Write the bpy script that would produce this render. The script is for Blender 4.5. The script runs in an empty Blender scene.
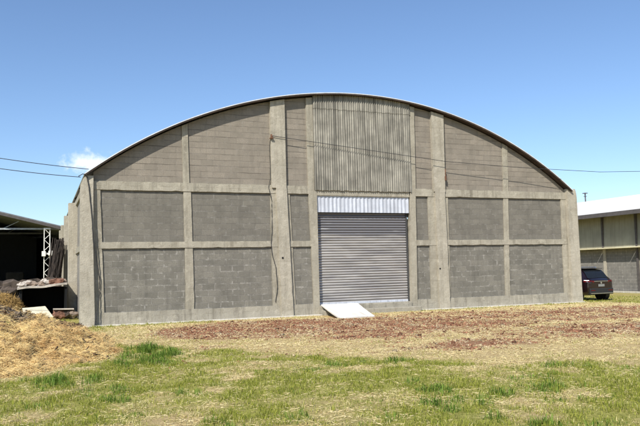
import bpy, math, random
import numpy as np
from mathutils import Vector, Matrix
random.seed(4); RNG = np.random.default_rng(4)
S = bpy.context.scene; COL = S.collection

# ------------------------------------------------------------------ camera
cd = bpy.data.cameras.new('camera'); cam = bpy.data.objects.new('camera', cd); COL.objects.link(cam)
yaw, pitch, roll = 0.385028, 0.0817868, -0.023255
CF = Vector((math.sin(yaw)*math.cos(pitch), math.cos(yaw)*math.cos(pitch), math.sin(pitch)))
CR0 = Vector((math.cos(yaw), -math.sin(yaw), 0)); CU0 = CR0.cross(CF)
CR = math.cos(roll)*CR0 + math.sin(roll)*CU0; CU = -math.sin(roll)*CR0 + math.cos(roll)*CU0
M = Matrix.Identity(4)
for i in range(3):
    M[i][0], M[i][1], M[i][2] = CR[i], CU[i], -CF[i]
M[0][3], M[1][3], M[2][3] = 0.0, -22.601, 1.5724
cam.matrix_world = M
cd.sensor_width = 36; cd.lens = 690.13/640*36; cd.clip_end = 4000; cd.clip_start = 0.1
S.camera = cam
S.render.resolution_x = 1024; S.render.resolution_y = 682
S.view_settings.view_transform = 'Standard'; S.view_settings.look = 'None'
S.view_settings.gamma = 1; S.view_settings.use_curve_mapping = False
S.view_settings.exposure = 0.60

# ------------------------------------------------------------------ sun and sky
LIGHT = Vector((0.80, 0.85, -1.12)).normalized()
SUN_EL = math.asin(-LIGHT.z); SUN_ROT = math.atan2(-LIGHT.x, -LIGHT.y)
sd = bpy.data.lights.new('sun', 'SUN'); sd.energy = 3.8; sd.angle = math.radians(0.5); sd.color = (1.0, 0.95, 0.86)
sun = bpy.data.objects.new('sun', sd); COL.objects.link(sun)
sun.rotation_euler = LIGHT.to_track_quat('-Z', 'Y').to_euler(); sun.location = (-30, -40, 50)
W = bpy.data.worlds.new('World'); S.world = W; W.use_nodes = True
nt = W.node_tree; nt.nodes.clear()
def N(nt, t, **k):
    n = nt.nodes.new(t)
    for a, v in k.items():
        if a.startswith('in_'): n.inputs[a[3:].replace('_', ' ')].default_value = v
        else: setattr(n, a, v)
    return n
sky_ = N(nt, 'ShaderNodeTexSky', sky_type='NISHITA', sun_disc=False, sun_elevation=SUN_EL, sun_rotation=SUN_ROT,
        altitude=300, air_density=1.0, dust_density=0.5, ozone_density=3.6)
sky = N(nt, 'ShaderNodeMix', data_type='RGBA', blend_type='MULTIPLY'); sky.inputs['Factor'].default_value = 1.0
nt.links.new(sky_.outputs[0], sky.inputs[6]); sky.inputs[7].default_value = (0.91, 0.945, 1.0, 1)   # tint lowering red and green in the sky colour
tc = N(nt, 'ShaderNodeTexCoord')
def wmath(op, a, b=None, c=None):
    n = N(nt, 'ShaderNodeMath', operation=op)
    for i, v in enumerate((a, b, c)):
        if v is None: continue
        if isinstance(v, (int, float)): n.inputs[i].default_value = v
        else: nt.links.new(v, n.inputs[i])
    return n.outputs[0]
def cloud_mask(direction, size, seed):
    """a small cumulus at a compass direction of the sky"""
    d = Vector(direction).normalized()
    sub = N(nt, 'ShaderNodeVectorMath', operation='SUBTRACT'); sub.inputs[1].default_value = d
    nt.links.new(tc.outputs['Generated'], sub.inputs[0])
    mp = N(nt, 'ShaderNodeVectorMath', operation='MULTIPLY'); mp.inputs[1].default_value = (1, 1, 2.2)
    nt.links.new(sub.outputs[0], mp.inputs[0])
    ln = N(nt, 'ShaderNodeVectorMath', operation='LENGTH'); nt.links.new(mp.outputs[0], ln.inputs[0])
    no = N(nt, 'ShaderNodeTexNoise'); no.inputs['Scale'].default_value = 38; no.inputs['Detail'].default_value = 6
    no.inputs['Roughness'].default_value = 0.6; no.noise_dimensions = '4D'; no.inputs['W'].default_value = seed
    nt.links.new(tc.outputs['Generated'], no.inputs['Vector'])
    f = wmath('SUBTRACT', 1.0, wmath('DIVIDE', ln.outputs['Value'], size))
    g = wmath('MULTIPLY', wmath('SUBTRACT', no.outputs['Fac'], 0.5), 2.6)
    s = wmath('ADD', f, g)
    mr = N(nt, 'ShaderNodeMapRange', interpolation_type='SMOOTHSTEP'); mr.inputs['From Min'].default_value = 0.15
    mr.inputs['From Max'].default_value = 0.85; nt.links.new(s, mr.inputs['Value'])
    return mr.outputs[0]
def pix_dir(x, y): return CF*690.13 + CR*(x-320) + CU*(213-y)
m1 = cloud_mask(pix_dir(88, 162), 0.05, 1.3)
cm = wmath('MULTIPLY', m1, 0.7)
mixc = N(nt, 'ShaderNodeMix', data_type='RGBA'); nt.links.new(cm, mixc.inputs['Factor'])
nt.links.new(sky.outputs[2], mixc.inputs[6]); mixc.inputs[7].default_value = (8.0, 8.1, 8.4, 1)
bg = N(nt, 'ShaderNodeBackground'); bg.inputs['Strength'].default_value = 0.108
nt.links.new(mixc.outputs[2], bg.inputs['Color'])
wo = N(nt, 'ShaderNodeOutputWorld'); nt.links.new(bg.outputs[0], wo.inputs['Surface'])

# ------------------------------------------------------------------ mesh helpers
class MB:
    """collects shapes, then links them as one mesh object"""
    def __init__(s): s.v = []; s.f = []; s.smooth = False
    def add(s, vs, fs):
        o = len(s.v); s.v += [tuple(p) for p in vs]; s.f += [tuple(i+o for i in f) for f in fs]
    def box(s, x0, x1, y0, y1, z0, z1):
        s.add([(x0,y0,z0),(x1,y0,z0),(x1,y1,z0),(x0,y1,z0),(x0,y0,z1),(x1,y0,z1),(x1,y1,z1),(x0,y1,z1)],
              [(0,3,2,1),(4,5,6,7),(0,1,5,4),(1,2,6,5),(2,3,7,6),(3,0,4,7)])
    def prism_y(s, poly, y0, y1):
        """polygon in (x,z), counter-clockwise seen from -y, extruded along y"""
        n = len(poly)
        s.add([(x,y0,z) for x,z in poly]+[(x,y1,z) for x,z in poly],
              [tuple(range(n)), tuple(range(2*n-1, n-1, -1))]+[(i, i+n, (i+1)%n+n, (i+1)%n) for i in range(n)])
    def hexa(s, a, b):
        """two quads joined"""
        s.add(list(a)+list(b), [(0,1,2,3),(7,6,5,4)]+[(i,i+4,(i+1)%4+4,(i+1)%4) for i in range(4)])
    def tube(s, pts, r, n=6):
        pts = [Vector(p) for p in pts]; rings = []
        for i, p in enumerate(pts):
            t = (pts[min(i+1,len(pts)-1)]-pts[max(i-1,0)]).normalized()
            a = t.cross(Vector((0,0,1)));
            if a.length < 1e-3: a = t.cross(Vector((1,0,0)))
            a.normalize(); b = t.cross(a)
            rr = r[i] if isinstance(r, (list, tuple)) else r
            rings.append([p+a*rr*math.cos(2*math.pi*k/n)+b*rr*math.sin(2*math.pi*k/n) for k in range(n)])
        vs = [q for R_ in rings for q in R_]; fs = []
        for i in range(len(pts)-1):
            for k in range(n):
                fs.append((i*n+k, i*n+(k+1)%n, (i+1)*n+(k+1)%n, (i+1)*n+k))
        fs.append(tuple(range(n-1,-1,-1))); fs.append(tuple((len(pts)-1)*n+k for k in range(n)))
        s.add(vs, fs)
    def grid(s, rows, flip=False):
        n = len(rows[0]); vs = [p for r in rows for p in r]; fs = []
        for i in range(len(rows)-1):
            for k in range(n-1):
                q = (i*n+k, i*n+k+1, (i+1)*n+k+1, (i+1)*n+k)
                fs.append(q[::-1] if flip else q)
        s.add(vs, fs)
    def build(s, name, mat, parent=None, origin=(0,0,0), bevel=0, smooth=False):
        me = bpy.data.meshes.new(name)
        o_ = Vector(origin)  # mesh is stored relative to its thing's base
        me.from_pydata([tuple(Vector(p)-o_) for p in s.v], [], s.f); me.update()
        me.materials.append(mat)
        if smooth:
            me.polygons.foreach_set('use_smooth', [True]*len(me.polygons))
        ob = bpy.data.objects.new(name, me); COL.objects.link(ob)
        if parent is not None: ob.parent = parent
        else: ob.location = origin
        if bevel:
            b = ob.modifiers.new('bevel', 'BEVEL'); b.width = bevel; b.segments = 2; b.limit_method = 'ANGLE'
        return ob
def tag(o, label=None, cat=None, group=None, kind=None):
    if label: o['label'] = label
    if cat: o['category'] = cat
    if group: o['group'] = group
    if kind: o['kind'] = kind
    return o
def empty(name, loc, rz=0):
    o = bpy.data.objects.new(name, None); COL.objects.link(o); o.location = loc; o.rotation_euler = (0,0,rz)
    o.empty_display_size = 0.3
    return o

# ------------------------------------------------------------------ noise in numpy
def vnoise(x, y, seed=0):
    x = np.asarray(x, float); y = np.asarray(y, float)
    xi = np.floor(x).astype(np.int64); yi = np.floor(y).astype(np.int64); fx = x-xi; fy = y-yi
    fx = fx*fx*(3-2*fx); fy = fy*fy*(3-2*fy)
    def h(a, b):
        n = (a*374761393 + b*668265263 + seed*982451653) & 0xffffffff
        n = ((n ^ (n >> 13))*1274126177) & 0xffffffff
        return ((n ^ (n >> 16)) & 0xffff)/65535.0
    return (h(xi,yi)*(1-fx)+h(xi+1,yi)*fx)*(1-fy)+(h(xi,yi+1)*(1-fx)+h(xi+1,yi+1)*fx)*fy
def fbm(x, y, seed=0, oct=4):
    r = 0; a = 0.5; t = 0
    for i in range(oct):
        r = r+a*vnoise(np.asarray(x)*2**i+17.3*i, np.asarray(y)*2**i+5.1*i, seed+i); t += a; a *= 0.5
    return r/t
def sstep(a, b, x):
    t = np.clip((np.asarray(x, float)-a)/(b-a), 0, 1); return t*t*(3-2*t)
def terrain(x, y):
    """ground height: level by the warehouse, dropping gently to the alley on its right"""
    x = np.asarray(x, float); y = np.asarray(y, float)
    h = -0.28*sstep(20.9, 24.5, x)*sstep(-8, 3, y)
    away = sstep(0.3, 1.6, -y)
    return h+(fbm(x*0.7, y*0.7, 3)-0.5)*0.07*away+(fbm(x*3, y*3, 9)-0.5)*0.03*away-0.012
HC = (-1.75, -5.7); HR = (3.35, 5.5)
def heap_h(x, y):
    x = np.asarray(x, float); y = np.asarray(y, float)
    r = np.sqrt(((x-HC[0])/HR[0])**2+((y-HC[1])/HR[1])**2)
    r = r*(1+0.25*(fbm(x*0.9, y*0.9, 21)-0.5))
    b = np.clip(1-r**2, -0.2, 1)
    return b*0.82+(fbm(x*1.6, y*1.6, 31)-0.5)*0.36*np.clip(b*3,0,1)+(fbm(x*5, y*5, 41)-0.5)*0.20*np.clip(b*4,0,1)
def zones(x, y):
    """bare red soil, green grass, lush clumps"""
    x = np.asarray(x, float); y = np.asarray(y, float)
    n1 = fbm(x*0.55, y*0.55, 51); n2 = fbm(x*1.7, y*1.7, 61); n3 = fbm(x*0.28+y*0.1, y*0.9, 71)
    w = (n1-0.5)*2.6+(n2-0.5)*1.6
    top = np.interp(x, [2.5, 4, 6, 9, 12, 16, 22], [-3.0, -1.5, -1.4, -1.7, -1.6, -2.4, -4.2])
    bot = np.interp(x, [2.5, 4, 6, 9, 12, 16, 22], [-4.6, -7.0, -8.2, -8.8, -7.8, -7.2, -7.4])
    d = np.minimum(top-y, y-bot)+w*0.9
    dirt = sstep(-0.9, 1.1, d)*sstep(2.4, 3.6, x+w*0.4)*sstep(22, 19, x)
    dirt *= np.interp(x, [0, 9, 12, 16], [1, 1, 0.85, 0.9])*(0.75+0.6*sstep(0.35, 0.6, n3))
    def ell(cx, cy, rx, ry, k=1.0):
        return k*sstep(1.35, 0.25, np.sqrt(((x-cx)/rx)**2+((y-cy)/ry)**2)+w*0.26)
    dirt = np.maximum(dirt, ell(12.6, -9.6, 3.4, 1.7, 1.0)); dirt = np.maximum(dirt, ell(8.4, -10.6, 2.0, 1.0, 0.85))
    dirt = np.maximum(dirt, ell(3.1, -8.3, 0.5, 0.5, 0.5))
    dirt = np.clip(dirt, 0, 1)
    yb = np.interp(x, [-6, 1, 2.2, 3.9, 4.8, 5.84, 6.7, 7.8, 9.5, 14, 24], [-3, -4.0, -7.0, -9.0, -10.4, -11.6, -12.7, -13.4, -13.6, -14.5, -16])
    green = sstep(-0.8, 1.0, yb-y+w*0.6)*(0.55+0.5*sstep(0.34, 0.60, fbm(x*0.8+3, y*0.8, 81)))
    green *= 1-0.6*sstep(0.54, 0.72, fbm(x*1.5+9, y*1.2, 91))
    green = np.maximum(green, 0.30*sstep(0.45, 0.62, fbm(x*1.1, y*1.1, 95))*sstep(16, 4, x))
    strip = sstep(-1.5, -0.5, y+(n2-0.5)*0.8)*sstep(0.6, -0.05, y)*np.interp(x, [0, 1, 5, 6.5, 11, 14, 21], [.8, .8, .7, .15, .25, .55, .6])
    green = np.maximum(green, strip)
    green = np.maximum(green, sstep(-4.5, -1, y)*sstep(2.6, 1.4, x)*0.75)
    green = np.maximum(green, sstep(20.4, 21.6, x)*sstep(-5, -2, y)*0.6)
    lush = np.maximum.reduce([ell(2.0, -8.9, 0.70, 1.8), ell(0.05, -11.4, 0.45, 0.5), ell(0.75, -11.6, 0.25, 0.5, .8),
                              ell(1.35, -9.9, 0.22, 0.6, .8), ell(1.2, -8.0, 0.2, 0.5, .7)])
    lush = np.maximum(lush, 0.5*sstep(0.58, 0.72, fbm(x*1.1+4, y*0.9+2, 101))*sstep(0.4, 0.8, green))
    dirt = dirt*(1-lush)*(1-strip)
    return dirt, np.clip(green*(1-dirt*0.9), 0, 1), lush

# ------------------------------------------------------------------ materials
def new_mat(name):
    m = bpy.data.materials.new(name); m.use_nodes = True
    t = m.node_tree; b = t.nodes['Principled BSDF']
    return m, t, b
def mth(t, op, a, b=None):
    n = t.nodes.new('ShaderNodeMath'); n.operation = op
    for i, v in enumerate((a, b)):
        if v is None: continue
        if isinstance(v, (int, float)): n.inputs[i].default_value = v
        else: t.links.new(v, n.inputs[i])
    return n.outputs[0]
def mixc_(t, fac, a, b, mode='MIX'):
    n = t.nodes.new('ShaderNodeMix'); n.data_type = 'RGBA'; n.blend_type = mode
    for sock, v in ((n.inputs['Factor'], fac), (n.inputs[6], a), (n.inputs[7], b)):
        if isinstance(v, (int, float)): sock.default_value = v
        elif isinstance(v, tuple): sock.default_value = (*v, 1) if len(v) == 3 else v
        else: t.links.new(v, sock)
    return n.outputs[2]
def coords(t, scale=(1,1,1), loc=(0,0,0), kind='Object'):
    c = t.nodes.new('ShaderNodeTexCoord'); mp = t.nodes.new('ShaderNodeMapping')
    mp.inputs['Scale'].default_value = scale; mp.inputs['Location'].default_value = loc
    t.links.new(c.outputs[kind], mp.inputs['Vector']); return mp.outputs[0]
def noise(t, vec, scale, detail=4, rough=0.55, lo=None, hi=None):
    n = t.nodes.new('ShaderNodeTexNoise'); n.inputs['Scale'].default_value = scale
    n.inputs['Detail'].default_value = detail; n.inputs['Roughness'].default_value = rough
    t.links.new(vec, n.inputs['Vector'])
    if lo is None: return n.outputs['Fac']
    return rng(t, n.outputs['Fac'], lo, hi)
def rng(t, v, lo, hi, a=0.0, b=1.0):
    r = t.nodes.new('ShaderNodeMapRange'); r.inputs['From Min'].default_value = lo; r.inputs['From Max'].default_value = hi
    r.inputs['To Min'].default_value = a; r.inputs['To Max'].default_value = b
    t.links.new(v, r.inputs['Value']); return r.outputs[0]
def bump(t, b, h, strength=0.4, dist=0.01):
    n = t.nodes.new('ShaderNodeBump'); n.inputs['Strength'].default_value = strength; n.inputs['Distance'].default_value = dist
    t.links.new(h, n.inputs['Height']); t.links.new(n.outputs[0], b.inputs['Normal'])
def plain(name, col, rough=0.7, metal=0.0, var=0.25, scale=6, streak=0.0, bumpy=0.2):
    m, t, b = new_mat(name)
    v = coords(t); f = noise(t, v, scale, 6, 0.6, 0.3, 0.7)
    c = mixc_(t, f, tuple(x*(1-var) for x in col), tuple(min(1, x*(1+var)) for x in col))
    if streak:
        s = noise(t, coords(t, (11, 11, 0.42)), 1.0, 6, 0.65, 0.44, 0.66)
        c = mixc_(t, mth(t, 'MULTIPLY', s, streak), c, tuple(x*0.35 for x in col))
    t.links.new(c, b.inputs['Base Color']); b.inputs['Roughness'].default_value = rough; b.inputs['Metallic'].default_value = metal
    if bumpy: bump(t, b, noise(t, v, scale*9, 4), bumpy, 0.006)
    return m
def concrete(name, col, stain=0.55, horizontal=False):
    m, t, b = new_mat(name)
    v = coords(t)
    big = noise(t, v, 1.3, 5, 0.6, 0.32, 0.7); fine = noise(t, v, 14, 6, 0.65, 0.3, 0.72)
    c = mixc_(t, big, tuple(x*0.80 for x in col), tuple(min(1, x*1.12) for x in col))
    c = mixc_(t, mth(t, 'MULTIPLY', fine, 0.35), c, (col[0]*0.72, col[1]*0.70, col[2]*0.66))
    st = noise(t, coords(t, (5, 5, 0.45)), 1.0, 7, 0.7, 0.50, 0.68)
    c = mixc_(t, mth(t, 'MULTIPLY', st, stain), c, (col[0]*0.36, col[1]*0.35, col[2]*0.33))
    sx = t.nodes.new('ShaderNodeSeparateXYZ'); t.links.new(v, sx.inputs[0])
    for ax, per, off in (('Z', 0.83, 0.21), ('X', 2.44, 0.4)):
        fr = mth(t, 'FRACT', mth(t, 'ADD', mth(t, 'DIVIDE', mth(t, 'ADD', sx.outputs[ax], mth(t, 'MULTIPLY', noise(t, v, 1.7, 2), 0.03)), per), off))
        fl = rng(t, mth(t, 'ABSOLUTE', mth(t, 'SUBTRACT', fr, 0.5)), 0.012/per, 0.003/per)
        c = mixc_(t, mth(t, 'MULTIPLY', mth(t, 'MULTIPLY', fl, noise(t, v, 2.9, 4, 0.6, 0.42, 0.6)), 0.55), c, (col[0]*0.45, col[1]*0.43, col[2]*0.4))
    pat = noise(t, v, 3.7, 6, 0.7, 0.50, 0.62)
    c = mixc_(t, mth(t, 'MULTIPLY', pat, 0.38), c, (col[0]*0.62, col[1]*0.60, col[2]*0.56))
    lim = noise(t, coords(t, (1, 1, 1), (7, 3, 1)), 5.3, 6, 0.7, 0.55, 0.68)
    c = mixc_(t, mth(t, 'MULTIPLY', lim, 0.45), c, tuple(min(.62, x*1.38) for x in col))
    pit = noise(t, v, 21, 4, 0.65, 0.63, 0.72)
    c = mixc_(t, mth(t, 'MULTIPLY', pit, 0.6), c, (0.085, 0.078, 0.065))
    t.links.new(c, b.inputs['Base Color']); b.inputs['Roughness'].default_value = 0.92
    h = mth(t, 'ADD', mth(t, 'MULTIPLY', noise(t, v, 5, 5), 1.0), mth(t, 'MULTIPLY', noise(t, v, 28, 4), 0.6))
    bump(t, b, h, 0.8, 0.02)
    return m
def blocks(name, c1, c2, mortar, z0, dark_joint, axis='x', white=0.0, row=0.2, blotch=0.5, vert=1.0, course=0.0):
    """courses of 20 x 40 cm concrete blocks"""
    m, t, b = new_mat(name)
    tcn = t.nodes.new('ShaderNodeTexCoord'); sp = t.nodes.new('ShaderNodeSeparateXYZ'); t.links.new(tcn.outputs['Object'], sp.inputs[0])
    # a wobble so that the joints are not ruler straight
    wob = mth(t, 'MULTIPLY', mth(t, 'SUBTRACT', noise(t, tcn.outputs['Object'], 2.2, 3), 0.5), 0.035)
    cb = t.nodes.new('ShaderNodeCombineXYZ'); t.links.new(mth(t, 'ADD', sp.outputs['X' if axis == 'x' else 'Y'], wob), cb.inputs['X'])
    t.links.new(mth(t, 'ADD', mth(t, 'SUBTRACT', sp.outputs['Z'], z0), wob), cb.inputs['Y'])
    br = t.nodes.new('ShaderNodeTexBrick'); br.inputs['Scale'].default_value = 1.0
    br.inputs['Brick Width'].default_value = 0.41; br.inputs['Row Height'].default_value = row
    br.inputs['Mortar Size'].default_value = 0.009; br.inputs['Mortar Smooth'].default_value = 0.35
    br.inputs['Color1'].default_value = (0, 0, 0, 1); br.inputs['Color2'].default_value = (1, 1, 1, 1); br.inputs['Mortar'].default_value = (0.5, 0.5, 0.5, 1)
    t.links.new(cb.outputs[0], br.inputs['Vector'])
    v = tcn.outputs['Object']
    tone = t.nodes.new('ShaderNodeRGBToBW'); t.links.new(br.outputs['Color'], tone.inputs[0])
    c = mixc_(t, tone.outputs[0], c1, c2)
    c = mixc_(t, noise(t, v, 30, 5, 0.7, 0.3, 0.75), c, tuple(x*0.74 for x in c1))
    c = mixc_(t, mth(t, 'MULTIPLY', noise(t, v, 1.5, 6, 0.68, 0.47, 0.66), blotch), c, tuple(x*0.50 for x in c1))
    c = mixc_(t, mth(t, 'MULTIPLY', noise(t, coords(t, (6, 6, 0.6)), 1.0, 6, 0.6, 0.52, 0.78), 0.45), c, tuple(x*0.42 for x in c1))
    jf = noise(t, v, 3.1, 4, 0.6, 0.38, 0.62)
    jm = mixc_(t, jf, mortar, dark_joint)
    c = mixc_(t, mth(t, 'MULTIPLY', br.outputs['Fac'], 0.85*vert), c, jm)
    if course:
        # bed joints weathered open: long broken dark lines along the courses
        fz = mth(t, 'FRACT', mth(t, 'ADD', mth(t, 'DIVIDE', mth(t, 'ADD', mth(t, 'SUBTRACT', sp.outputs['Z'], z0), wob), row), 0.5))
        dl = mth(t, 'ABSOLUTE', mth(t, 'SUBTRACT', fz, 0.5))
        ln_ = rng(t, dl, 0.085, 0.03)
        br_ = noise(t, coords(t, (0.9, 0.9, 5.0)), 1.0, 4, 0.6, 0.40, 0.60)
        c = mixc_(t, mth(t, 'MULTIPLY', mth(t, 'MULTIPLY', ln_, br_), course), c, dark_joint)
        tone2 = noise(t, coords(t, (0.5, 0.5, 4.9)), 1.0, 3, 0.5, 0.35, 0.65)
        c = mixc_(t, mth(t, 'MULTIPLY', tone2, 0.4), c, tuple(x*0.82 for x in c1))
    if white:
        jn = t.nodes.new('ShaderNodeTexBrick'); jn.inputs['Scale'].default_value = 1.0
        for q_, v2 in (('Brick Width', 0.41), ('Row Height', row), ('Mortar Size', 0.030), ('Mortar Smooth', 0.6)): jn.inputs[q_].default_value = v2
        t.links.new(cb.outputs[0], jn.inputs['Vector'])
        wv = mth(t, 'MULTIPLY', mth(t, 'MULTIPLY', noise(t, v, 4.6, 5, 0.7, 0.50, 0.66), jn.outputs['Fac']), white)
        c = mixc_(t, wv, c, (0.50, 0.475, 0.425))
        wv = mth(t, 'MULTIPLY', noise(t, v, 9, 5, 0.7, 0.60, 0.72), white*0.6)
        c = mixc_(t, wv, c, (0.44, 0.42, 0.38))
    t.links.new(c, b.inputs['Base Color']); b.inputs['Roughness'].default_value = 0.95
    h = mth(t, 'ADD', mth(t, 'MULTIPLY', br.outputs['Fac'], -1.0), mth(t, 'MULTIPLY', noise(t, v, 60, 4), 0.5))
    h = mth(t, 'ADD', h, mth(t, 'MULTIPLY', tone.outputs[0], 0.25))
    bump(t, b, h, 0.55, 0.010)
    return m
def attr_mat(name, rough=0.8, transl=0.0):
    m, t, b = new_mat(name)
    a = t.nodes.new('ShaderNodeAttribute'); a.attribute_name = 'tint'
    t.links.new(a.outputs['Color'], b.inputs['Base Color']); b.inputs['Roughness'].default_value = rough
    b.inputs['Specular IOR Level'].default_value = 0.25
    if transl:
        tr = t.nodes.new('ShaderNodeBsdfTranslucent'); t.links.new(a.outputs['Color'], tr.inputs['Color'])
        mx = t.nodes.new('ShaderNodeMixShader'); mx.inputs[0].default_value = transl
        t.links.new(b.outputs[0], mx.inputs[1]); t.links.new(tr.outputs[0], mx.inputs[2])
        t.links.new(mx.outputs[0], t.nodes['Material Output'].inputs['Surface'])
    return m

m_con = concrete('weathered_concrete', (0.375, 0.342, 0.268))
m_con2 = concrete('pale_concrete', (0.43, 0.392, 0.312), 0.45)
m_beam = concrete('beam_concrete', (0.385, 0.352, 0.277), 0.7)
m_plinth = concrete('plinth_concrete', (0.365, 0.336, 0.27), 0.8)
m_cement = concrete('cement_strip', (0.62, 0.585, 0.51), 0.3)
m_blk_low = blocks('grey_block_lower', (0.178, 0.167, 0.138), (0.272, 0.253, 0.208), (0.26, 0.245, 0.215), 0.3826, (0.14, 0.13, 0.115), white=0.5, vert=0.8)
m_blk_mid = blocks('grey_block_middle', (0.182, 0.168, 0.138), (0.258, 0.237, 0.193), (0.19, 0.178, 0.155), 2.587, (0.10, 0.092, 0.08), white=0.25, vert=0.55, course=0.55)
m_blk_top = blocks('tan_block_gable', (0.262, 0.23, 0.183), (0.355, 0.308, 0.245), (0.25, 0.22, 0.18), 4.517, (0.085, 0.07, 0.055), white=0.15, blotch=0.42, vert=0.35, course=0.85)
m_blk_side = blocks('side_block', (0.25, 0.23, 0.20), (0.30, 0.275, 0.235), (0.3, 0.28, 0.25), 0.0, (0.16, 0.15, 0.13), axis='y')
m_blk_far = blocks('far_block', (0.20, 0.19, 0.17), (0.25, 0.235, 0.205), (0.3, 0.285, 0.255), 0.0, (0.24, 0.23, 0.2), axis='y', white=0.4)
m_fiber = plain('fibre_cement_sheet', (0.285, 0.268, 0.222), 0.9, 0, 0.35, 2.6, 1.0, 0.3)
m_galv = plain('galvanised_sheet', (0.56, 0.585, 0.64), 0.5, 0.1, 0.14, 3.0, 0.42, 0.05)
m_roof = plain('roof_sheet', (0.74, 0.74, 0.73), 0.5, 0.2, 0.15, 2.0, 0.2, 0.05)
m_edge = plain('rusty_roof_edge', (0.060, 0.042, 0.032), 0.9, 0, 0.45, 3.0, 0.3, 0.2)
m_under = plain('dark_steel', (0.05, 0.05, 0.05), 0.8, 0, 0.3)
m_black = plain('black_painted_shade', (0.0035, 0.004, 0.0045), 1.0, 0, 0.3, 2)  # near-black colour standing in for the shade inside shed and pen
m_cable = plain('cable_black', (0.03, 0.03, 0.03), 0.7, 0, 0.1)
m_white = plain('white_paint', (0.82, 0.80, 0.74), 0.7, 0, 0.05, 5, 0.10, 0.1)
m_rust = plain('rust_metal', (0.16, 0.08, 0.045), 0.9, 0, 0.4, 8)
m_wood = plain('old_wood', (0.26, 0.20, 0.14), 0.9, 0, 0.4, 5, 0.3)
m_stone = plain('pale_rubble', (0.47, 0.42, 0.36), 0.95, 0, 0.3, 4, 0.2, 0.5)
m_dark = plain('dark_rubble', (0.075, 0.056, 0.042), 0.95, 0, 0.6, 4, 0.2, 0.6)
m_brown = plain('brown_rubble', (0.26, 0.20, 0.155), 0.95, 0, 0.4, 4, 0.2, 0.5)
m_brick = plain('red_brick_rubble', (0.20, 0.10, 0.065), 0.95, 0, 0.5, 5, 0.3, 0.5)

# roller shutter: the upper slats darker, the lower ones paler
m_shut, t_, b_ = new_mat('shutter_slats')
v_ = coords(t_); sp_ = t_.nodes.new('ShaderNodeSeparateXYZ'); t_.links.new(v_, sp_.inputs[0])
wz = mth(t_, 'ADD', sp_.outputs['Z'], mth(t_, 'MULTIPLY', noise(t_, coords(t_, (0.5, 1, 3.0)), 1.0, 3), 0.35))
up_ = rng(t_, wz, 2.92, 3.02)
c_ = mixc_(t_, noise(t_, coords(t_, (0.9, 1, 5)), 1.0, 5, 0.6, 0.35, 0.7), (0.355, 0.335, 0.31), (0.50, 0.475, 0.445))
c_ = mixc_(t_, mth(t_, 'MULTIPLY', noise(t_, coords(t_, (0.5, 1, 5.4)), 1.0, 5, 0.65, 0.45, 0.65), 0.6), c_, (0.20, 0.195, 0.21))
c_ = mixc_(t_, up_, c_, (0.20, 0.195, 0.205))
c_ = mixc_(t_, mth(t_, 'MULTIPLY', noise(t_, coords(t_, (0.8, 1, 9)), 1.0, 3, 0.5, 0.63, 0.72), 0.6), c_, (0.56, 0.55, 0.53))
c_ = mixc_(t_, mth(t_, 'MULTIPLY', noise(t_, coords(t_, (1.5, 1, 8)), 2.0, 4, 0.6, 0.62, 0.75), 0.5), c_, (0.33, 0.22, 0.13))
t_.links.new(c_, b_.inputs['Base Color']); b_.inputs['Roughness'].default_value = 0.5; b_.inputs['Metallic'].default_value = 0.25

# ------------------------------------------------------------------ ground sheet
def axis_coords(lo, hi, step, far):
    a = np.arange(lo, hi+1e-6, step); k = []; d = step
    x = hi
    while x < far: d *= 1.35; x += d; k.append(x)
    k2 = []; d = step; x = lo
    while x > -far: d *= 1.35; x -= d; k2.append(x)
    return np.concatenate([k2[::-1], a, k])
gx = axis_coords(-8, 32, 0.14, 900); gy = axis_coords(-21, 12, 0.14, 900)
GX, GY = np.meshgrid(gx, gy); GZ = terrain(GX, GY)
def grid_mesh(name, X, Y, Z):
    ny, nx = X.shape; me = bpy.data.meshes.new(name)
    co = np.stack([X, Y, Z], -1).reshape(-1, 3)
    i = np.arange((ny-1)*(nx-1)); r = i//(nx-1); c = i % (nx-1); a = r*nx+c
    f = np.stack([a, a+1, a+nx+1, a+nx], 1)
    me.vertices.add(len(co)); me.vertices.foreach_set('co', co.ravel())
    me.loops.add(f.size); me.loops.foreach_set('vertex_index', f.ravel().astype(np.int32))
    me.polygons.add(len(f)); me.polygons.foreach_set('loop_start', (np.arange(len(f))*4).astype(np.int32))
    me.polygons.foreach_set('use_smooth', np.ones(len(f), bool))
    me.update(calc_edges=True); return me, co
me, co = grid_mesh('ground', GX, GY, GZ)
zd, zg, zl = zones(co[:,0], co[:,1])
at = me.color_attributes.new('zone', 'FLOAT_COLOR', 'POINT')
at.data.foreach_set('color', np.stack([zd, zg, zl, np.ones_like(zd)], 1).ravel().astype(np.float32))
m_ground, t_, b_ = new_mat('field_ground')
a_ = t_.nodes.new('ShaderNodeAttribute'); a_.attribute_name = 'zone'
s_ = t_.nodes.new('ShaderNodeSeparateColor'); t_.links.new(a_.outputs['Color'], s_.inputs[0])
v_ = coords(t_)
fn = noise(t_, v_, 24, 6, 0.7, 0.3, 0.7); mn = noise(t_, v_, 4, 5, 0.65, 0.33, 0.68)
dry = mixc_(t_, fn, (0.28, 0.195, 0.08), (0.74, 0.60, 0.31)); dry = mixc_(t_, mth(t_, 'MULTIPLY', mn, 0.5), dry, (0.36, 0.23, 0.12))
grn = mixc_(t_, fn, (0.13, 0.13, 0.025), (0.46, 0.43, 0.12))
soil = mixc_(t_, fn, (0.15, 0.066, 0.034), (0.40, 0.195, 0.112)); soil = mixc_(t_, mth(t_, 'MULTIPLY', mn, 0.55), soil, (0.36, 0.24, 0.14))
gw = rng(t_, mth(t_, 'ADD', s_.outputs['Green'], mth(t_, 'MULTIPLY', mth(t_, 'SUBTRACT', mn, 0.5), 0.5)), 0.25, 0.85)
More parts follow.
